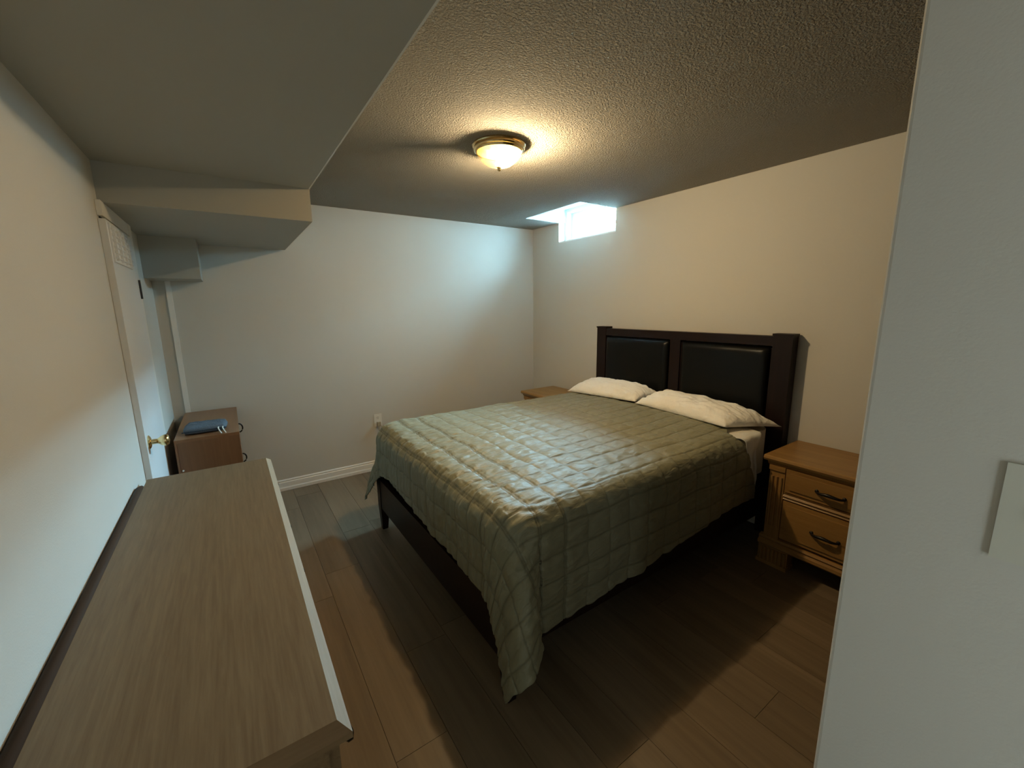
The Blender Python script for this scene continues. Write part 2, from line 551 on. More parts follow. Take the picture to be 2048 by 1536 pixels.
# ------------------------------------------------------------------ window and what lies outside
win = structure(bpy.data.objects.new('window_1', None))
COL.objects.link(win)
win.location = (XR, 3.0, WZ0)
FX0, FX1 = 2.958, 3.095
bm = bmesh.new()
t = 0.035
bx(bm, FX0, FX1, PY0 + 0.004, PY0 + t, WZ0 + 0.002, 2.460)
bx(bm, FX0, FX1, PY1 - t, PY1 - 0.004, WZ0 + 0.002, 2.460)
bx(bm, FX0, FX1, PY0 + t, PY1 - t, WZ0 + 0.002, WZ0 + t)
bx(bm, FX0, FX1, PY0 + t, PY1 - t, 2.460 - t, 2.460)
obj('window_frame', bm, M_vinyl, win)
obj('window_sill', box(XR, FX0, PY0 + 0.002, PY1 - 0.002, WZ0, WZ0 + 0.012), M_trim, win, bevel=0.002)
ym = 2.90
for nm, (a, b, xx) in {'fixed': (PY0 + t, ym + 0.03, 3.055), 'slide': (ym - 0.03, PY1 - t, 3.015)}.items():
    bm = bmesh.new()
    s = 0.042
    z0, z1 = WZ0 + t, 2.460 - t
    bx(bm, xx, xx + 0.03, a, a + s, z0, z1)
    bx(bm, xx, xx + 0.03, b - s, b, z0, z1)
    bx(bm, xx, xx + 0.03, a + s, b - s, z0, z0 + s)
    bx(bm, xx, xx + 0.03, a + s, b - s, z1 - s, z1)
    so = obj('sash', bm, M_vinyl, win)
    obj('pane', box(xx + 0.013, xx + 0.017, a + s, b - s, z0 + s, z1 - s), M_glass, so)

OUT_Z = 2.08
structure(obj('ground_outside', box(XR + 0.22, 9.0, -3.0, 10.0, OUT_Z - 0.2, OUT_Z), M_concrete))
# neighbouring wall, plus unseen deck, wing and well added to block and bounce daylight
structure(obj('wall_outside', box(8.0, 8.2, -3.0, 12.0, OUT_Z - 0.2, 4.05), M_concrete))
structure(obj('sky_blocker_deck', box(XR + 0.22, 3.45, -1.0, 7.0, 2.95, 3.10), M_concrete))
structure(obj('sky_blocker_wing', box(3.752, 8.0, 2.30, 2.60, OUT_Z, 5.0), M_bounce_wing))
structure(obj('bounce_well_side', box(XR + 0.222, 3.75, 2.30, 2.60, OUT_Z, 2.949), M_bounce_well))
FENX = 4.6
fence = thing('chain_link_fence', 'chain-link fence with diamond mesh seen through the basement window', 'fence', (FENX, 3.9, OUT_Z))
for y in (2.9, 4.35, 5.8):
    obj('post', lathe([(0.025, 0.0), (0.025, 0.80)], (FENX, y, OUT_Z), 'Z', 12), M_steel, fence)
obj('top_rail', tube([(FENX, 2.2, OUT_Z + 0.78), (FENX, 6.6, OUT_Z + 0.78)], 0.018), M_steel, fence)
bm = bmesh.new()
y = 1.5
while y < 6.6:
    for sgn in (1, -1):
        a = Vector((FENX, y, OUT_Z + 0.02)); b = Vector((FENX, y + sgn * 0.75, OUT_Z + 0.77))
        tube([a, b], 0.009, bm, 4)
    y += 0.09
mesh = obj('wire_mesh', bm, M_steel, fence)
mesh['kind'] = 'stuff'
ub = thing('utility_box', 'small teal utility box on the ground outside the window', 'box', (3.9, 3.75, OUT_Z))
obj('housing', box(3.75, 4.05, 3.62, 3.86, OUT_Z + 0.001, OUT_Z + 0.25), M_teal, ub, bevel=0.008)
obj('lid', box(3.73, 4.07, 3.60, 3.88, OUT_Z + 0.25, OUT_Z + 0.275), M_teal, ub, bevel=0.006)

# ------------------------------------------------------------------ ceiling light
LX, LY = 1.268, 1.968
lamp = thing('ceiling_light', 'lit brass flush-mount ceiling light with an amber glass bowl', 'lamp', (LX, LY, ZC))
c = (LX, LY, ZC)
obj('brass_pan', lathe([(0.138, 0.0), (0.139, -0.006), (0.136, -0.010), (0.131, -0.012), (0.131, -0.018), (0.134, -0.021), (0.131, -0.026), (0.124, -0.028), (0.122, -0.034), (0.119, -0.037), (0.114, -0.034), (0.112, -0.012), (0.02, -0.010)], c, 'Z', 64), M_brass, lamp, smooth=0.5)
obj('glass_bowl', lathe([(0.116, -0.036), (0.113, -0.048), (0.103, -0.064), (0.086, -0.080), (0.064, -0.094), (0.038, -0.103), (0.012, -0.107)], c, 'Z', 64, cap=False), M_dome, lamp, smooth=True)
obj('finial', lathe([(0.012, -0.104), (0.013, -0.109), (0.009, -0.114), (0.010, -0.120), (0.004, -0.126)], c, 'Z', 20), M_brass, lamp, smooth=True)
obj('socket', tube([(LX - 0.026 * 0.83, LY + 0.026 * 0.56, ZC - 0.070), (LX + 0.010 * 0.83, LY - 0.010 * 0.56, ZC - 0.075)], 0.020, None, 20), M_porcelain, lamp, smooth=0.5)
bulb = add_light('bulb', 'POINT', (0.034 * 0.83, -0.034 * 0.56, -0.080), LAMP_W, (1.0, 0.79, 0.50), shadow_soft_size=0.022)
bulb.parent = lamp

# ------------------------------------------------------------------ bed
BX0, BX1 = 0.72, 2.86
BY0, BY1 = 1.125, 2.735
bed = thing('bed', 'espresso wooden queen bed with black padded headboard under the green quilt', 'bed', ((BX0 + BX1) / 2, 1.93, 0))
HX0, HX1 = 2.79, 2.862
# headboard: posts, rails, stile and two padded panels
bm = box(HX0 + 0.012, HX1 - 0.008, BY0 + 0.10, BY1 - 0.10, 0.30, 1.225)
head = obj('headboard', bm, M_espresso_x, bed)
for y0, y1 in ((BY0 - 0.01, BY0 + 0.10), (BY1 - 0.12, BY1 - 0.015)):
    obj('headboard_post', box(HX0 - 0.004, HX1, y0, y1, 0.0, 1.312), M_espresso, head, bevel=0.003)
    obj('post_cap', box(HX0 - 0.009, HX1 + 0.002, y0 - 0.004, y1 + 0.004, 1.304, 1.317), M_espresso, head, bevel=0.003)
obj('top_rail', box(HX0, HX1 - 0.004, BY0 + 0.10, BY1 - 0.11, 1.24, 1.300), M_espresso_x, head, bevel=0.003)
obj('centre_stile', box(HX0, HX1 - 0.004, 1.868, 1.955, 0.42, 1.24), M_espresso, head, bevel=0.002)
obj('bottom_rail', box(HX0, HX1 - 0.004, BY0 + 0.10, BY1 - 0.11, 0.30, 0.43), M_espresso_x, head, bevel=0.002)


def padded(y0, y1, z0, z1, x0, depth):
    bm = bmesh.new()
    n, mm = 40, 44
    grid = []
    for i in range(n + 1):
        r = []
        for j in range(mm + 1):
            u, v = i / n, j / mm
            du = min(u, 1 - u) * (y1 - y0); dv = min(v, 1 - v) * (z1 - z0)
            e = lambda d: math.sin(min(1, d / 0.045) * math.pi / 2) ** 0.7
            b = depth * e(du) * e(dv)
            b *= 1 - 0.10 * noise.noise(Vector((u * 5, v * 4, y0)))
            r.append(bm.verts.new((x0 - b, y0 + u * (y1 - y0), z0 + v * (z1 - z0))))
        grid.append(r)
    for i in range(n):
        for j in range(mm):
            bm.faces.new((grid[i][j], grid[i + 1][j], grid[i + 1][j + 1], grid[i][j + 1]))
    # closed back
    ring = [grid[i][0] for i in range(n + 1)] + [grid[n][j] for j in range(1, mm + 1)] + [grid[i][mm] for i in range(n - 1, -1, -1)] + [grid[0][j] for j in range(mm - 1, 0, -1)]
    bm.faces.new(ring)
    return bm


obj('padded_panel', padded(BY0 + 0.108, 1.862, 0.44, 1.236, HX0 + 0.014, 0.034), M_leather, head, smooth=True)
obj('padded_panel', padded(1.961, BY1 - 0.117, 0.44, 1.236, HX0 + 0.014, 0.034), M_leather, head, smooth=True)
# rails and legs
obj('foot_rail', box(BX0 + 0.004, BX0 + 0.034, BY0 + 0.02, BY1 - 0.02, 0.165, 0.372), M_espresso_x, bed, bevel=0.003)
obj('side_rail', box(BX0 + 0.034, HX0, BY0 + 0.012, BY0 + 0.036, 0.20, 0.372), M_espresso_x, bed, bevel=0.003)
obj('side_rail', box(BX0 + 0.034, HX0, BY1 - 0.036, BY1 - 0.012, 0.20, 0.372), M_espresso_x, bed, bevel=0.003)
for ys, s in ((BY0, 1), (BY1, -1)):
    bm = bmesh.new()
    w = 0.062
    y0, y1 = sorted((ys, ys + s * w))
    yb0, yb1 = sorted((ys + s * 0.006, ys + s * 0.044))
    def ring(x0, x1, a, b, z): return [bm.verts.new(q) for q in ((x0, a, z), (x1, a, z), (x1, b, z), (x0, b, z))]
    R = [ring(BX0 + 0.008, BX0 + 0.044, yb0, yb1, 0.0), ring(BX0, BX0 + 0.058, y0, y1, 0.17), ring(BX0, BX0 + 0.058, y0, y1, 0.372)]
    bm.faces.new(R[0][::-1]); bm.faces.new(R[-1])
    for A, B in zip(R, R[1:]):
        for k in range(4):
            bm.faces.new((A[k], A[(k + 1) % 4], B[(k + 1) % 4], B[k]))
    obj('leg', bm, M_espresso, bed, bevel=0.002, seg=1)
for i in range(10):
    xx = BX0 + 0.12 + i * 0.215
    obj('slat', box(xx, xx + 0.07, BY0 + 0.036, BY1 - 0.036, 0.245, 0.263), M_espresso_x, bed)

bs = obj('box_spring', box(0.772, 2.782, BY0 + 0.05, BY1 - 0.055, 0.264, 0.448), M_blackcloth, bevel=0.02, seg=3)
tag(bs, 'black cloth box spring between the bed rails under the mattress', 'box spring')

# mattress with a fitted sheet
MX0, MX1, MY0, MY1, MZ0, MZ1 = 0.775, 2.776, 1.175, 2.685, 0.449, 0.728
ol = []
for cx, cy, a0 in ((MX1 - 0.1, MY1 - 0.1, 0), (MX0 + 0.1, MY1 - 0.1, 90), (MX0 + 0.1, MY0 + 0.1, 180), (MX1 - 0.1, MY0 + 0.1, 270)):
    for k in range(9):
        ol.append((cx + 0.1 * math.cos(math.radians(a0 + k * 11.25)), cy + 0.1 * math.sin(math.radians(a0 + k * 11.25))))
mat_o = obj('mattress', prism(ol, 'Z', MZ0, MZ1), M_sheet, bevel=0.045, seg=5, smooth=0.9)
tag(mat_o, 'mattress in a white fitted sheet, bare at the headboard end', 'mattress')

# ------------------------------------------------------------------ quilt
ZQ = 0.748
QX, QY0, QY1, QR, RC = 0.810, 1.205, 2.648, 0.088, 0.055
FOOT, SIDE = 0.375, 0.50


def sstep(a, b, v):
    t = max(0.0, min(1.0, (v - a) / (b - a)))
    return t * t * (3 - 2 * t)


def interp(v, pts):
    if v <= pts[0][0]: return pts[0][1]
    for (a, fa), (b, fb) in zip(pts, pts[1:]):
        if v <= b: return fa + (fb - fa) * (v - a) / (b - a)
    return pts[-1][1]


def near_hem(s):     # cloth length hanging on the near side
    return interp(s, [(0.40, 0.50), (0.90, 0.545), (1.55, 0.490), (2.10, 0.430), (2.5, 0.440)])


def foot_hem(t):     # cloth length hanging at the foot
    return interp(t, [(0.7, 0.45), (1.2, 0.425), (1.35, 0.405), (1.6, 0.385), (1.95, 0.365), (2.25, 0.345), (2.5, 0.340), (2.65, 0.38), (3.2, 0.42)])


def drop(r, flare):
    q = QR * math.pi / 2
    if r < q:
        f = r / QR
        return QR * math.sin(f), QR * (1 - math.cos(f))
    d = r - q
    return QR + d * math.sin(flare), QR + d * math.cos(flare)


def quilt_pos(s, t):
    sy = -1 if t < (QY0 + QY1) / 2 else 1
    yb = QY0 if sy < 0 else QY1
    a = QX - s                       # overhang past the foot edge
    b = sy * (t - yb)                # overhang past the side edge
    mid = max(0.0, min(1.0, (t - QY0) / (QY1 - QY0)))
    top = ZQ + 0.018 * math.sin(mid * math.pi) * sstep(QX - 0.05, QX + 0.35, s)
    top += 0.010 * noise.noise(Vector((s * 2.3, t * 2.1, 4.0)))
    a2, b2 = a + RC, b + RC
    if a2 > 0 and b2 > 0:            # rounded corner: the cloth falls in a cone-shaped fold
        rr = math.hypot(a2, b2)
        r = rr - RC
        th = math.atan2(b2, a2)
        if r <= 0:
            return Vector((s, t, top))
        k = math.sin(math.pi * (th / (math.pi / 2)) ** (1.5 if sy < 0 else 1.25)) ** 2
        fl = 0.02 + (0.34 if sy < 0 else 0.34) * k
        rip = 0.030 * math.sin(th * 6.0 + 0.9) * k * sstep(0.15, 0.45, r)
        o, z = drop(r, fl)
        cx, cy = QX + RC, yb - sy * RC
        return Vector((cx - math.cos(th) * (RC + o + rip), cy + sy * math.sin(th) * (RC + o + rip), top - z))
    if a <= 0 and b <= 0:
        return Vector((s, t, top))
    if b <= 0:
        w = 0.012 * noise.noise(Vector((t * 9.0, 1.7, 0.4))) * sstep(0.08, 0.3, a)
        o, z = drop(a, 0.02)
        return Vector((QX - o - w, t, top - z))
    w = (0.014 * noise.noise(Vector((s * 6.0, 7.7, 0.4))) + 0.004) * sstep(0.10, 0.40, b)
    o, z = drop(b, 0.02)
    return Vector((s, yb + sy * (o + w), top - z))


def line_dist(v, pitch, off=0.0):
    f = ((v - off) / pitch) % 1.0
    return min(f, 1 - f) * pitch


bm = bmesh.new()
NS, NT = 470, 560
rows = []
uvs = []
st = []
for j in range(NT + 1):
    tj = j / NT
    r = []
    for i in range(NS + 1):
        si = i / NS
        # the cloth's outline is not a true rectangle: hems differ along the sides
        t0 = QY0 - 0.47; t1 = QY1 + 0.46
        t_lin = t0 + (t1 - t0) * tj
        s0 = QX - foot_hem(t_lin)
        s1 = 2.47
        if t_lin < QY0 + 0.10:
            s1 = interp(QY0 - t_lin, [(-0.10, 2.47), (-0.02, 2.34), (0.04, 2.32), (0.12, 2.36), (0.40, 2.47)])
        s = s0 + (s1 - s0) * si
        tn = QY0 - near_hem(s)
        tf = QY1 + interp(s, [(0.4, 0.46), (2.4, 0.44)])
        if t_lin < QY0:
            t = QY0 - (QY0 - t_lin) * (QY0 - tn) / 0.47
        elif t_lin > QY1:
            t = QY1 + (t_lin - QY1) * (tf - QY1) / 0.46
        else:
            t = t_lin
        # slight hem ripple
        if j == 0 or j == NT: t += 0.003 * math.sin(s * 60)
        p0 = quilt_pos(s, t)
        e = 0.004
        du = quilt_pos(s + e, t) - p0
        dv = quilt_pos(s, t + e) - p0
        nrm = du.cross(dv)
        nrm = nrm.normalized() if nrm.length > 1e-9 else Vector((0, 0, 1))
        wob = 0.010 * noise.noise(Vector((s * 5, t * 5, 2.0)))
        a_ = line_dist(s + wob, 0.125, 0.735)
        b_ = line_dist(t + wob, 0.106, 0.02)
        # two double seams near the foot
        for sd in (0.735, 0.860, 0.985):
            if abs(s - sd) < 0.03:
                a_ = min(a_, abs(s + wob - sd - 0.010))
        # fabric does not show every cross seam away from the foot
        fade = 1.0 if s < 1.05 else 0.55
        gs = math.exp(-(a_ / 0.0036) ** 2) * fade
        gt = math.exp(-(b_ / 0.0036) ** 2)
        g_ = max(gs, gt)
        puff = 0.0055 * min(1, a_ / 0.035) ** 0.6 * min(1, b_ / 0.035) ** 0.6
        puck = 0.008 * noise.noise(Vector((s * 16, t * 45, 5.0))) * math.exp(-max(0, s - 0.75) / 0.35) if s > 0.70 else 0.0
        puck += 0.0035 * noise.noise(Vector((s * 22, t * 30, 9.0)))
        puck += 0.006 * noise.noise(Vector((s * 4, t * 6, 3.0)))
        if s < QX - 0.03:      # hanging foot end: vertical folds
            puck += 0.007 * noise.noise(Vector((s * 3, t * 28, 1.0)))
        if t < QY0 - 0.05:
            puck += 0.007 * noise.noise(Vector((s * 9, t * 5, 6.0)))
        p1 = p0 + nrm * (puff - 0.003 * g_ + puck + 0.008)
        r.append(bm.verts.new(p1))
        st.append(g_)
        uvs.append((s, t))
    rows.append(r)
uvl = bm.loops.layers.uv.new('cloth')
bm.verts.index_update()
for j in range(NT):
    for i in range(NS):
        f = bm.faces.new((rows[j][i], rows[j][i + 1], rows[j + 1][i + 1], rows[j + 1][i]))
        f.smooth = True
        for lp in f.loops:
            lp[uvl].uv = uvs[lp.vert.index]
quilt = obj('quilt', bm, M_quilt, smooth=True)
at = quilt.data.attributes.new('stitch', 'FLOAT', 'POINT')
at.data.foreach_set('value', st)
sol = quilt.modifiers.new('thickness', 'SOLIDIFY')
sol.thickness = 0.007
sol.offset = -1
tag(quilt, 'sage green quilted coverlet spread over the bed, stitched in a grid', 'quilt')

# ------------------------------------------------------------------ pillows and top sheet
def pillow(name, label, c00, c10, c11, c01, up, down, seed, sag=None, n=56):
    """corners: front-far, front-near, back-near, back-far"""
    C = [Vector(q) for q in (c00, c10, c11, c01)]
    bm = bmesh.new()
    def P(u, v, side):
        a, b = (u + 1) / 2, (v + 1) / 2
        # outline slightly pinched between the corners
        pin = 0.035
        ua = a + pin * (1 - (2 * b - 1) ** 2) * (0.5 - a) * 1.2
        vb = b + pin * (1 - (2 * a - 1) ** 2) * (0.5 - b) * 1.2
        base = C[0].lerp(C[1], ua).lerp(C[3].lerp(C[2], ua), vb)
        h = (max(0, 1 - abs(u) ** 4.2) ** 0.55) * (max(0, 1 - abs(v) ** 2.8) ** 0.55)
        ed = min(1 - abs(u), 1 - abs(v))
        wr = 0.016 * noise.noise(Vector((u * 3 + seed, v * 3, seed))) + 0.010 * noise.noise(Vector((u * 7 + seed, v * 9, seed * 2)))
        # creases that radiate from the ends
        wr += 0.014 * noise.noise(Vector((math.atan2(v, abs(u) - 1.25) * 9, seed, u))) * sstep(0.25, 0.8, abs(u))
        z = (up if side > 0 else -down) * h + (wr * h ** 0.5 if side > 0 else 0)
        q = base + Vector((0, 0, z))
        if sag: q.z += sag(u, v)
        return q
    top = [[bm.verts.new(P(-1 + 2 * i / n, -1 + 2 * j / n, 1)) for j in range(n + 1)] for i in range(n + 1)]
    bot = [[top[i][j] if i in (0, n) or j in (0, n) else bm.verts.new(P(-1 + 2 * i / n, -1 + 2 * j / n, -1)) for j in range(n + 1)] for i in range(n + 1)]
    for i in range(n):
        for j in range(n):
            bm.faces.new((top[i][j], top[i + 1][j], top[i + 1][j + 1], top[i][j + 1]))
            bm.faces.new((bot[i][j], bot[i][j + 1], bot[i + 1][j + 1], bot[i + 1][j]))
    o = obj(name, bm, M_pillow, smooth=True)
    return tag(o, label, 'pillow')


pillow('pillow', 'white pillow beside the right nightstand, one corner drooping over the mattress edge',
       (2.43, 1.975, 0.788), (2.375, 1.255, 0.780), (2.74, 1.105, 0.755), (2.755, 1.95, 0.815), 0.094, 0.012, 1.3)
pillow('pillow', 'white pillow at the far side of the bed, beside the left nightstand',
       (2.41, 2.70, 0.765), (2.475, 2.005, 0.785), (2.755, 1.99, 0.808), (2.755, 2.69, 0.815), 0.086, 0.012, 4.1)

# white flat sheet: folded band under the pillows, its corner hanging down the near side
bm = bmesh.new()
n1, n2 = 26, 40
rows = []
for i in range(n1 + 1):
    a = i / n1
    r = []
    for j in range(n2 + 1):
        b = j / n2                       # 0 on the mattress top, 1 at the hanging tip
        d = -0.16 + b * 0.50             # overhang past the near edge
        wtop0, wtop1 = 2.36, 2.62
        x0 = interp(d, [(-0.16, 2.33), (0.0, 2.335), (0.08, 2.35), (0.20, 2.405), (0.34, 2.47)])
        x1 = interp(d, [(-0.16, 2.62), (0.0, 2.56), (0.06, 2.49), (0.12, 2.465), (0.22, 2.49), (0.30, 2.51), (0.34, 2.495)])
        x = x0 + (x1 - x0) * a
        wv = 0.010 * noise.noise(Vector((a * 4, b * 7, 2.2))) + 0.009 * math.sin(a * math.pi * 2) * sstep(0.0, 0.12, d)
        if d < 0:
            q = Vector((x, 1.155 - d, 0.748 + wv * 0.5))
        else:
            o, z = (0.03 * math.sin(min(1, d / 0.05) * math.pi / 2), 0.03 * (1 - math.cos(min(1, d / 0.05) * math.pi / 2)) + max(0, d - 0.05))
            q = Vector((x, 1.155 - o - wv - 0.010, 0.748 - z))
        r.append(bm.verts.new(q))
    rows.append(r)
for i in range(n1):
    for j in range(n2):
        bm.faces.new((rows[i][j], rows[i + 1][j], rows[i + 1][j + 1], rows[i][j + 1]))
fs = obj('flat_sheet', bm, M_sheet, smooth=True)
m_ = fs.modifiers.new('thickness', 'SOLIDIFY'); m_.thickness = 0.003
tag(fs, 'white flat sheet end hanging down beside the green quilt under the near pillow', 'sheet')

# ------------------------------------------------------------------ nightstands
def make_nightstand(x0, y1, name, label, group):
    """x0 front of the top, y1 far end of the top"""
    r = thing(name, label, 'nightstand', (x0, y1, 0))
    W, D = 0.63, 0.43
    y0 = y1 - W
    bm = prism([(x0 + 0.006, 0.628), (x0, 0.640), (x0 + 0.004, 0.653), (x0 + 0.008, 0.656), (x0 + D, 0.656), (x0 + D, 0.628)], 'Y', y0, y1)
    obj('top', bm, M_night, r, bevel=0.006, seg=2)
    obj('cornice', prism([(x0 + 0.030, 0.600), (x0 + 0.018, 0.612), (x0 + 0.012, 0.628), (x0 + 0.08, 0.628), (x0 + 0.08, 0.600)], 'Y', y0 + 0.018, y1 - 0.018), M_night, r)
    obj('carcass', box(x0 + 0.045, x0 + D - 0.004, y0 + 0.032, y1 - 0.032, 0.125, 0.628), M_night_v, r)
    for a in (y0 + 0.030, y1 - 0.030 - 0.078):
        p_ = obj('pilaster', box(x0 + 0.026, x0 + 0.060, a, a + 0.078, 0.166, 0.612), M_night_v, r, bevel=0.003)
        for k in range(3):
            yy = a + 0.016 + k * 0.023
            obj('reed', lathe([(0.008, 0.0), (0.008, 0.30)], (x0 + 0.025, yy, 0.24), 'Z', 10), M_night_v, p_)
        obj('capital', box(x0 + 0.018, x0 + 0.060, a - 0.002, a + 0.080, 0.575, 0.602), M_night, p_, bevel=0.004)
    ya, yb = y0 + 0.114, y1 - 0.114
    for z0, z1 in ((0.466, 0.600), (0.186, 0.412)):
        d = obj('drawer', box(x0 + 0.022, x0 + 0.055, ya, yb, z0, z1), M_night, r, bevel=0.007, seg=3)
        obj('drawer_panel', box(x0 + 0.016, x0 + 0.03, ya + 0.022, yb - 0.022, z0 + 0.02, z1 - 0.02), M_night, d, bevel=0.005)
        zc = (z0 + z1) / 2 + (-0.004 if z0 > 0.4 else -0.008)
        yc = (ya + yb) / 2 - 0.012
        pts = []
        for k in range(15):
            u = -1 + 2 * k / 14
            pts.append((x0 + 0.012 - 0.026 * (1 - abs(u) ** 3), yc + u * 0.062, zc + 0.004 * math.cos(u * 3.14)))
        h = tube(pts, [0.0055 + 0.004 * (1 - abs(-1 + 2 * k / 14)) for k in range(15)], None, 10)
        for s_ in (-1, 1):
            lathe([(0.010, 0.0), (0.008, -0.008)], (x0 + 0.018, yc + s_ * 0.060, zc), 'X', 12, h)
        obj('handle', h, M_iron, d, smooth=True)
    obj('drawer_rail', prism([(x0 + 0.045, 0.418), (x0 + 0.024, 0.422), (x0 + 0.030, 0.430), (x0 + 0.020, 0.440), (x0 + 0.030, 0.450), (x0 + 0.024, 0.458), (x0 + 0.045, 0.462)], 'Y', ya - 0.004, yb + 0.004), M_night, r)
    obj('base_moulding', prism([(x0 + 0.045, 0.172), (x0 + 0.022, 0.166), (x0 + 0.016, 0.156), (x0 + 0.024, 0.148), (x0 + 0.008, 0.138), (x0 + 0.006, 0.122), (x0 + 0.016, 0.112), (x0 + 0.060, 0.112)], 'Y', y0 + 0.010, y1 - 0.010), M_night, r)
    for a in (y0 + 0.012, y1 - 0.012 - 0.155):
        f = obj('foot', box(x0 + 0.020, x0 + 0.09, a, a + 0.155, 0.0, 0.115), M_night_v, r, bevel=0.006)
        for k in range(7):
            yy = a + 0.016 + k * 0.0205
            obj('reed', lathe([(0.009, 0.0), (0.0095, 0.08)], (x0 + 0.019, yy, 0.022), 'Z', 10), M_night_v, f)
        obj('plinth', box(x0 + 0.008, x0 + 0.095, a - 0.004, a + 0.159, 0.0, 0.022), M_night, f, bevel=0.005)
    for a in (y0 + 0.02, y1 - 0.10):
        obj('back_foot', box(x0 + D - 0.08, x0 + D - 0.006, a, a + 0.08, 0.0, 0.126), M_night_v, r)
    if group: r['group'] = group
    return r


ns = make_nightstand(2.440, 1.060, 'nightstand', 'honey oak nightstand right of the bed, two drawers with dark pulls', 'pair of oak nightstands')
dup(ns, (2.405, 3.402, 0), 'honey oak nightstand in the far corner, mostly hidden behind the bed', 'pair of oak nightstands')

# ------------------------------------------------------------------ long dresser beside the left wall
dr = thing('dresser', 'long pale maple dresser along the left wall, seen from above', 'dresser', (-0.135, 1.51, 0))
TX0, TX1, TY0, TY1, TZ = -0.371, 0.0815, 0.697, 2.325, 0.775
LO, LD = 0.021, 0.019
bm = bmesh.new()
inner = [(TX0, TY0), (TX1, TY0), (TX1, TY1), (TX0, TY1)]
outer = [(TX0, TY0 - LO), (TX1 + LO, TY0 - LO), (TX1 + LO, TY1 + LO), (TX0, TY1 + LO)]
A = [bm.verts.new((*q, TZ)) for q in inner]
B = [bm.verts.new((*q, TZ - LD)) for q in outer]
Cc = [bm.verts.new((*q, TZ - LD - 0.012)) for q in outer]
bm.faces.new(A)
for k in (0, 1, 2, 3):
    bm.faces.new((A[k], B[k], B[(k + 1) % 4], A[(k + 1) % 4]))
    bm.faces.new((B[k], Cc[k], Cc[(k + 1) % 4], B[(k + 1) % 4]))
bm.faces.new(Cc[::-1])
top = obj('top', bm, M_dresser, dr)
top.data.materials.append(M_lip_lit); top.data.materials.append(M_dresser_end)
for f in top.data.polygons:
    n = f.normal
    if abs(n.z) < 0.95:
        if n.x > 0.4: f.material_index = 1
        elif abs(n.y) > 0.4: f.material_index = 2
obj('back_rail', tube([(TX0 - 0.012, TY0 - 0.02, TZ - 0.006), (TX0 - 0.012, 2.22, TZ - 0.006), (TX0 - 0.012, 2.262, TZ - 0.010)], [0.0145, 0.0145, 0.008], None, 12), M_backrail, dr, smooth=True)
obj('carcass', box(TX0 + 0.004, 0.064, TY0 + 0.012, TY1 - 0.012, 0.08, TZ - LD - 0.012), M_dresser, dr)
obj('plinth', box(TX0 + 0.02, 0.052, TY0 + 0.03, TY1 - 0.03, 0.0, 0.08), M_dresser, dr)
zz = [0.105, 0.315, 0.525, 0.728]
M_knob = paint('dark_knob', (0.012, 0.009, 0.008), 0.25, metallic=0.5)
for c_ in range(2):
    ya = TY0 + 0.018 + c_ * (TY1 - TY0 - 0.036) / 2 + 0.006
    yb = ya + (TY1 - TY0 - 0.036) / 2 - 0.012
    for r_ in range(3):
        d = obj('drawer', box(0.060, 0.084, ya, yb, zz[r_] + 0.008, zz[r_ + 1] - 0.004), M_dresser, dr, bevel=0.004)
        for fr in (0.2, 0.8):
            yk = ya + (yb - ya) * fr
            if c_ == 0 and fr == 0.2: yk = ya + 0.016
            obj('knob', lathe([(0.005, 0.0), (0.006, 0.010), (0.014, 0.017), (0.013, 0.026), (0.004, 0.029)], (0.084, yk, zz[r_] + 0.165), 'X', 14), M_knob, d, smooth=True)

# ------------------------------------------------------------------ small cabinet in the left corner
CX0, CX1, CY0, CY1, CZ = -0.333, -0.018, 2.975, 3.780, 0.770
cb = thing('cabinet', 'low reddish-brown laminate drawer cabinet in the left back corner', 'cabinet', ((CX0 + CX1) / 2, 3.38, 0))
obj('top', box(CX0, CX1, CY0, CY1, CZ - 0.018, CZ), M_cab_top, cb, bevel=0.0015, seg=1)
for a in (CY0, CY1 - 0.018):
    obj('side_panel', box(CX0 + 0.003, CX1 - 0.002, a + 0.002, a + 0.016, 0.0, CZ - 0.018), M_cab, cb, bevel=0.001, seg=1)
obj('back_panel', box(CX0 + 0.003, CX0 + 0.012, CY0 + 0.016, CY1 - 0.018, 0.05, CZ - 0.018), M_cab, cb)
obj('kick_board', box(CX1 - 0.04, CX1 - 0.02, CY0 + 0.018, CY1 - 0.018, 0.0, 0.06), M_cab, cb)
obj('edge_strip', box(CX0, CX0 + 0.010, CY0 - 0.001, CY0 + 0.003, 0.0, CZ - 0.018), M_cab_top, cb)
obj('cam_screw', lathe([(0.005, 0.0), (0.005, -0.003)], (CX0 + 0.022, CY0 + 0.002, 0.585), 'Y', 10), M_trim, cb)
zz = [0.065, 0.30, 0.535, 0.752]
for k in range(3):
    d = obj('drawer', box(CX1 - 0.020, CX1, CY0 + 0.018, CY1 - 0.020, zz[k] + 0.003, zz[k + 1] - 0.004), M_cab_top, cb, bevel=0.002, seg=1)
    for yk in ((CY0 + CY1) / 2,):
        zk = zz[k + 1] - 0.055
        pts = [(CX1, yk, zk + 0.03)] + [(CX1 + 0.022 * math.sin(math.pi * q / 8), yk, zk + 0.03 * math.cos(math.pi * q / 8)) for q in range(1, 8)] + [(CX1, yk, zk - 0.03)]
        obj('handle', tube(pts, 0.0045, None, 8), M_knob, d, smooth=True)

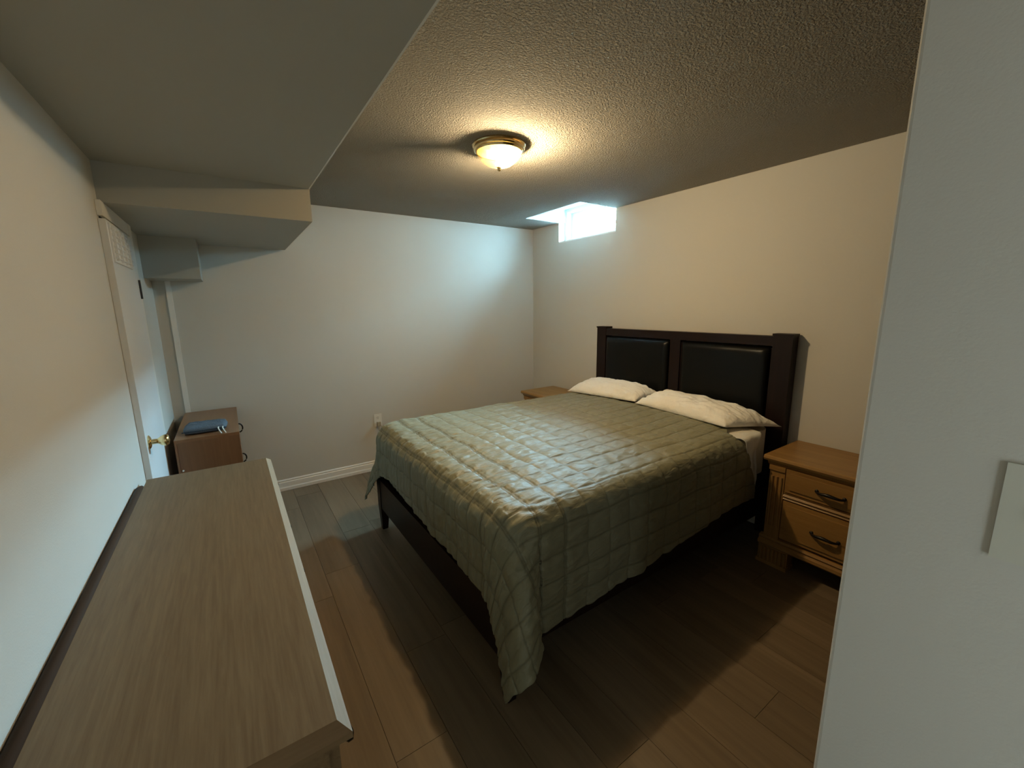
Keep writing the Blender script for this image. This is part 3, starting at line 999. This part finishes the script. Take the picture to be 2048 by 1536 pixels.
# ------------------------------------------------------------------ blue pouch on the cabinet
bm = bmesh.new()
n = 40
PC = [Vector(q) for q in ((-0.300, 3.045, CZ), (-0.078, 3.050, CZ), (-0.068, 3.235, CZ), (-0.290, 3.255, CZ))]
def pouch(i, j, side):
    u, v = -1 + 2 * i / n, -1 + 2 * j / n
    # square grid to rounded square
    k = 0.35
    uu = u * math.sqrt(max(0, 1 - k * v * v / 2)); vv = v * math.sqrt(max(0, 1 - k * u * u / 2))
    a, b = (uu + 1) / 2, (vv + 1) / 2
    base = PC[0].lerp(PC[1], a).lerp(PC[3].lerp(PC[2], a), b)
    m1 = max(abs(u), abs(v))
    h = 1 - m1 ** 6
    z = 0.024 + (0.022 * h ** 0.5 + 0.005 * noise.noise(Vector((u * 3, v * 3, 1))) * h if side > 0 else -0.0225 * h ** 0.3)
    return base + Vector((0, 0, z))
top = [[bm.verts.new(pouch(i, j, 1)) for j in range(n + 1)] for i in range(n + 1)]
bot = [[top[i][j] if i in (0, n) or j in (0, n) else bm.verts.new(pouch(i, j, -1)) for j in range(n + 1)] for i in range(n + 1)]
for i in range(n):
    for j in range(n):
        bm.faces.new((top[i][j], top[i + 1][j], top[i + 1][j + 1], top[i][j + 1]))
        bm.faces.new((bot[i][j], bot[i][j + 1], bot[i + 1][j + 1], bot[i + 1][j]))
po = obj('pouch', bm, M_denim, smooth=True)
tag(po, 'folded blue denim pouch with white drawstrings on the corner cabinet', 'pouch')
obj('seam_band', tube([(-0.298, 3.040, CZ + 0.024), (-0.19, 3.038, CZ + 0.024), (-0.08, 3.044, CZ + 0.024)], 0.003, None, 6), M_denim_dark, po)
for dx in (0.0, 0.022):
    obj('drawstring', tube(bez((-0.118 + dx, 3.045, CZ + 0.030), (-0.124 + dx, 3.02, CZ + 0.036), (-0.116 + dx, 3.005, CZ + 0.02), (-0.105 + dx, 2.985, CZ + 0.004), 10), 0.0032, None, 6), M_cord, po)

# ------------------------------------------------------------------ switch and outlet
sw = thing('light_switch', 'ivory light switch plate on the near right wall', 'switch', (XN, 0.01, 1.2))
bm = box(XN - 0.006, XN, -0.0165, 0.0535, 1.207, 1.322)
obj('wall_plate', bm, M_switch, sw, bevel=0.003)
obj('toggle', prism([(XN - 0.006, 1.252), (XN - 0.016, 1.268), (XN - 0.014, 1.275), (XN - 0.006, 1.277)], 'Y', 0.0135, 0.0235), M_switch, sw)
for z in (1.235, 1.294):
    obj('screw', lathe([(0.003, 0.0), (0.0025, -0.0015)], (XN - 0.006, 0.0185, z), 'X', 10), M_plastic, sw)

ot = thing('wall_outlet', 'white duplex power outlet on the back wall beyond the bed', 'outlet', (1.058, YB, 0.42))
obj('wall_plate', box(1.022, 1.093, YB - 0.006, YB, 0.420, 0.536), M_plastic, ot, bevel=0.003)
for z in (0.504, 0.452):
    rc = obj('receptacle', lathe([(0.016, 0.0), (0.016, -0.0025), (0.015, -0.003)], (1.0575, YB - 0.006, z), 'Y', 20), M_plastic, ot)
    for dx in (-0.006, 0.006):
        obj('slot', box(1.0575 + dx - 0.001, 1.0575 + dx + 0.001, YB - 0.0096, YB - 0.0088, z, z + 0.009), M_gap, rc)
    obj('slot', lathe([(0.0025, 0.0), (0.0025, -0.0006)], (1.0575, YB - 0.009, z - 0.007), 'Y', 8), M_gap, rc)
pc = thing('power_cord', 'beige power cord plugged into the back wall outlet, trailing behind the bed', 'cord', (1.06, YB - 0.02, 0.40))
obj('plug', box(1.043, 1.073, YB - 0.040, YB - 0.0095, 0.430, 0.466), M_wire, pc, bevel=0.006)
obj('cable', tube(bez((1.052, YB - 0.035, 0.434), (1.045, YB - 0.04, 0.36), (1.08, YB - 0.04, 0.30), (1.17, YB - 0.06, 0.17), 16) + bez((1.17, YB - 0.06, 0.17), (1.24, YB - 0.08, 0.06), (1.5, YB - 0.1, 0.004), (1.9, YB - 0.12, 0.004), 12)[1:], 0.0035, None, 7), M_wire, pc, smooth=True)
obj('cable', tube(bez((1.064, YB - 0.035, 0.438), (1.08, YB - 0.04, 0.42), (1.14, YB - 0.05, 0.36), (1.24, YB - 0.06, 0.27), 12) + bez((1.24, YB - 0.06, 0.27), (1.4, YB - 0.08, 0.1), (1.6, YB - 0.07, 0.004), (2.0, YB - 0.08, 0.004), 12)[1:], 0.003, None, 7), M_wire, pc, smooth=True)
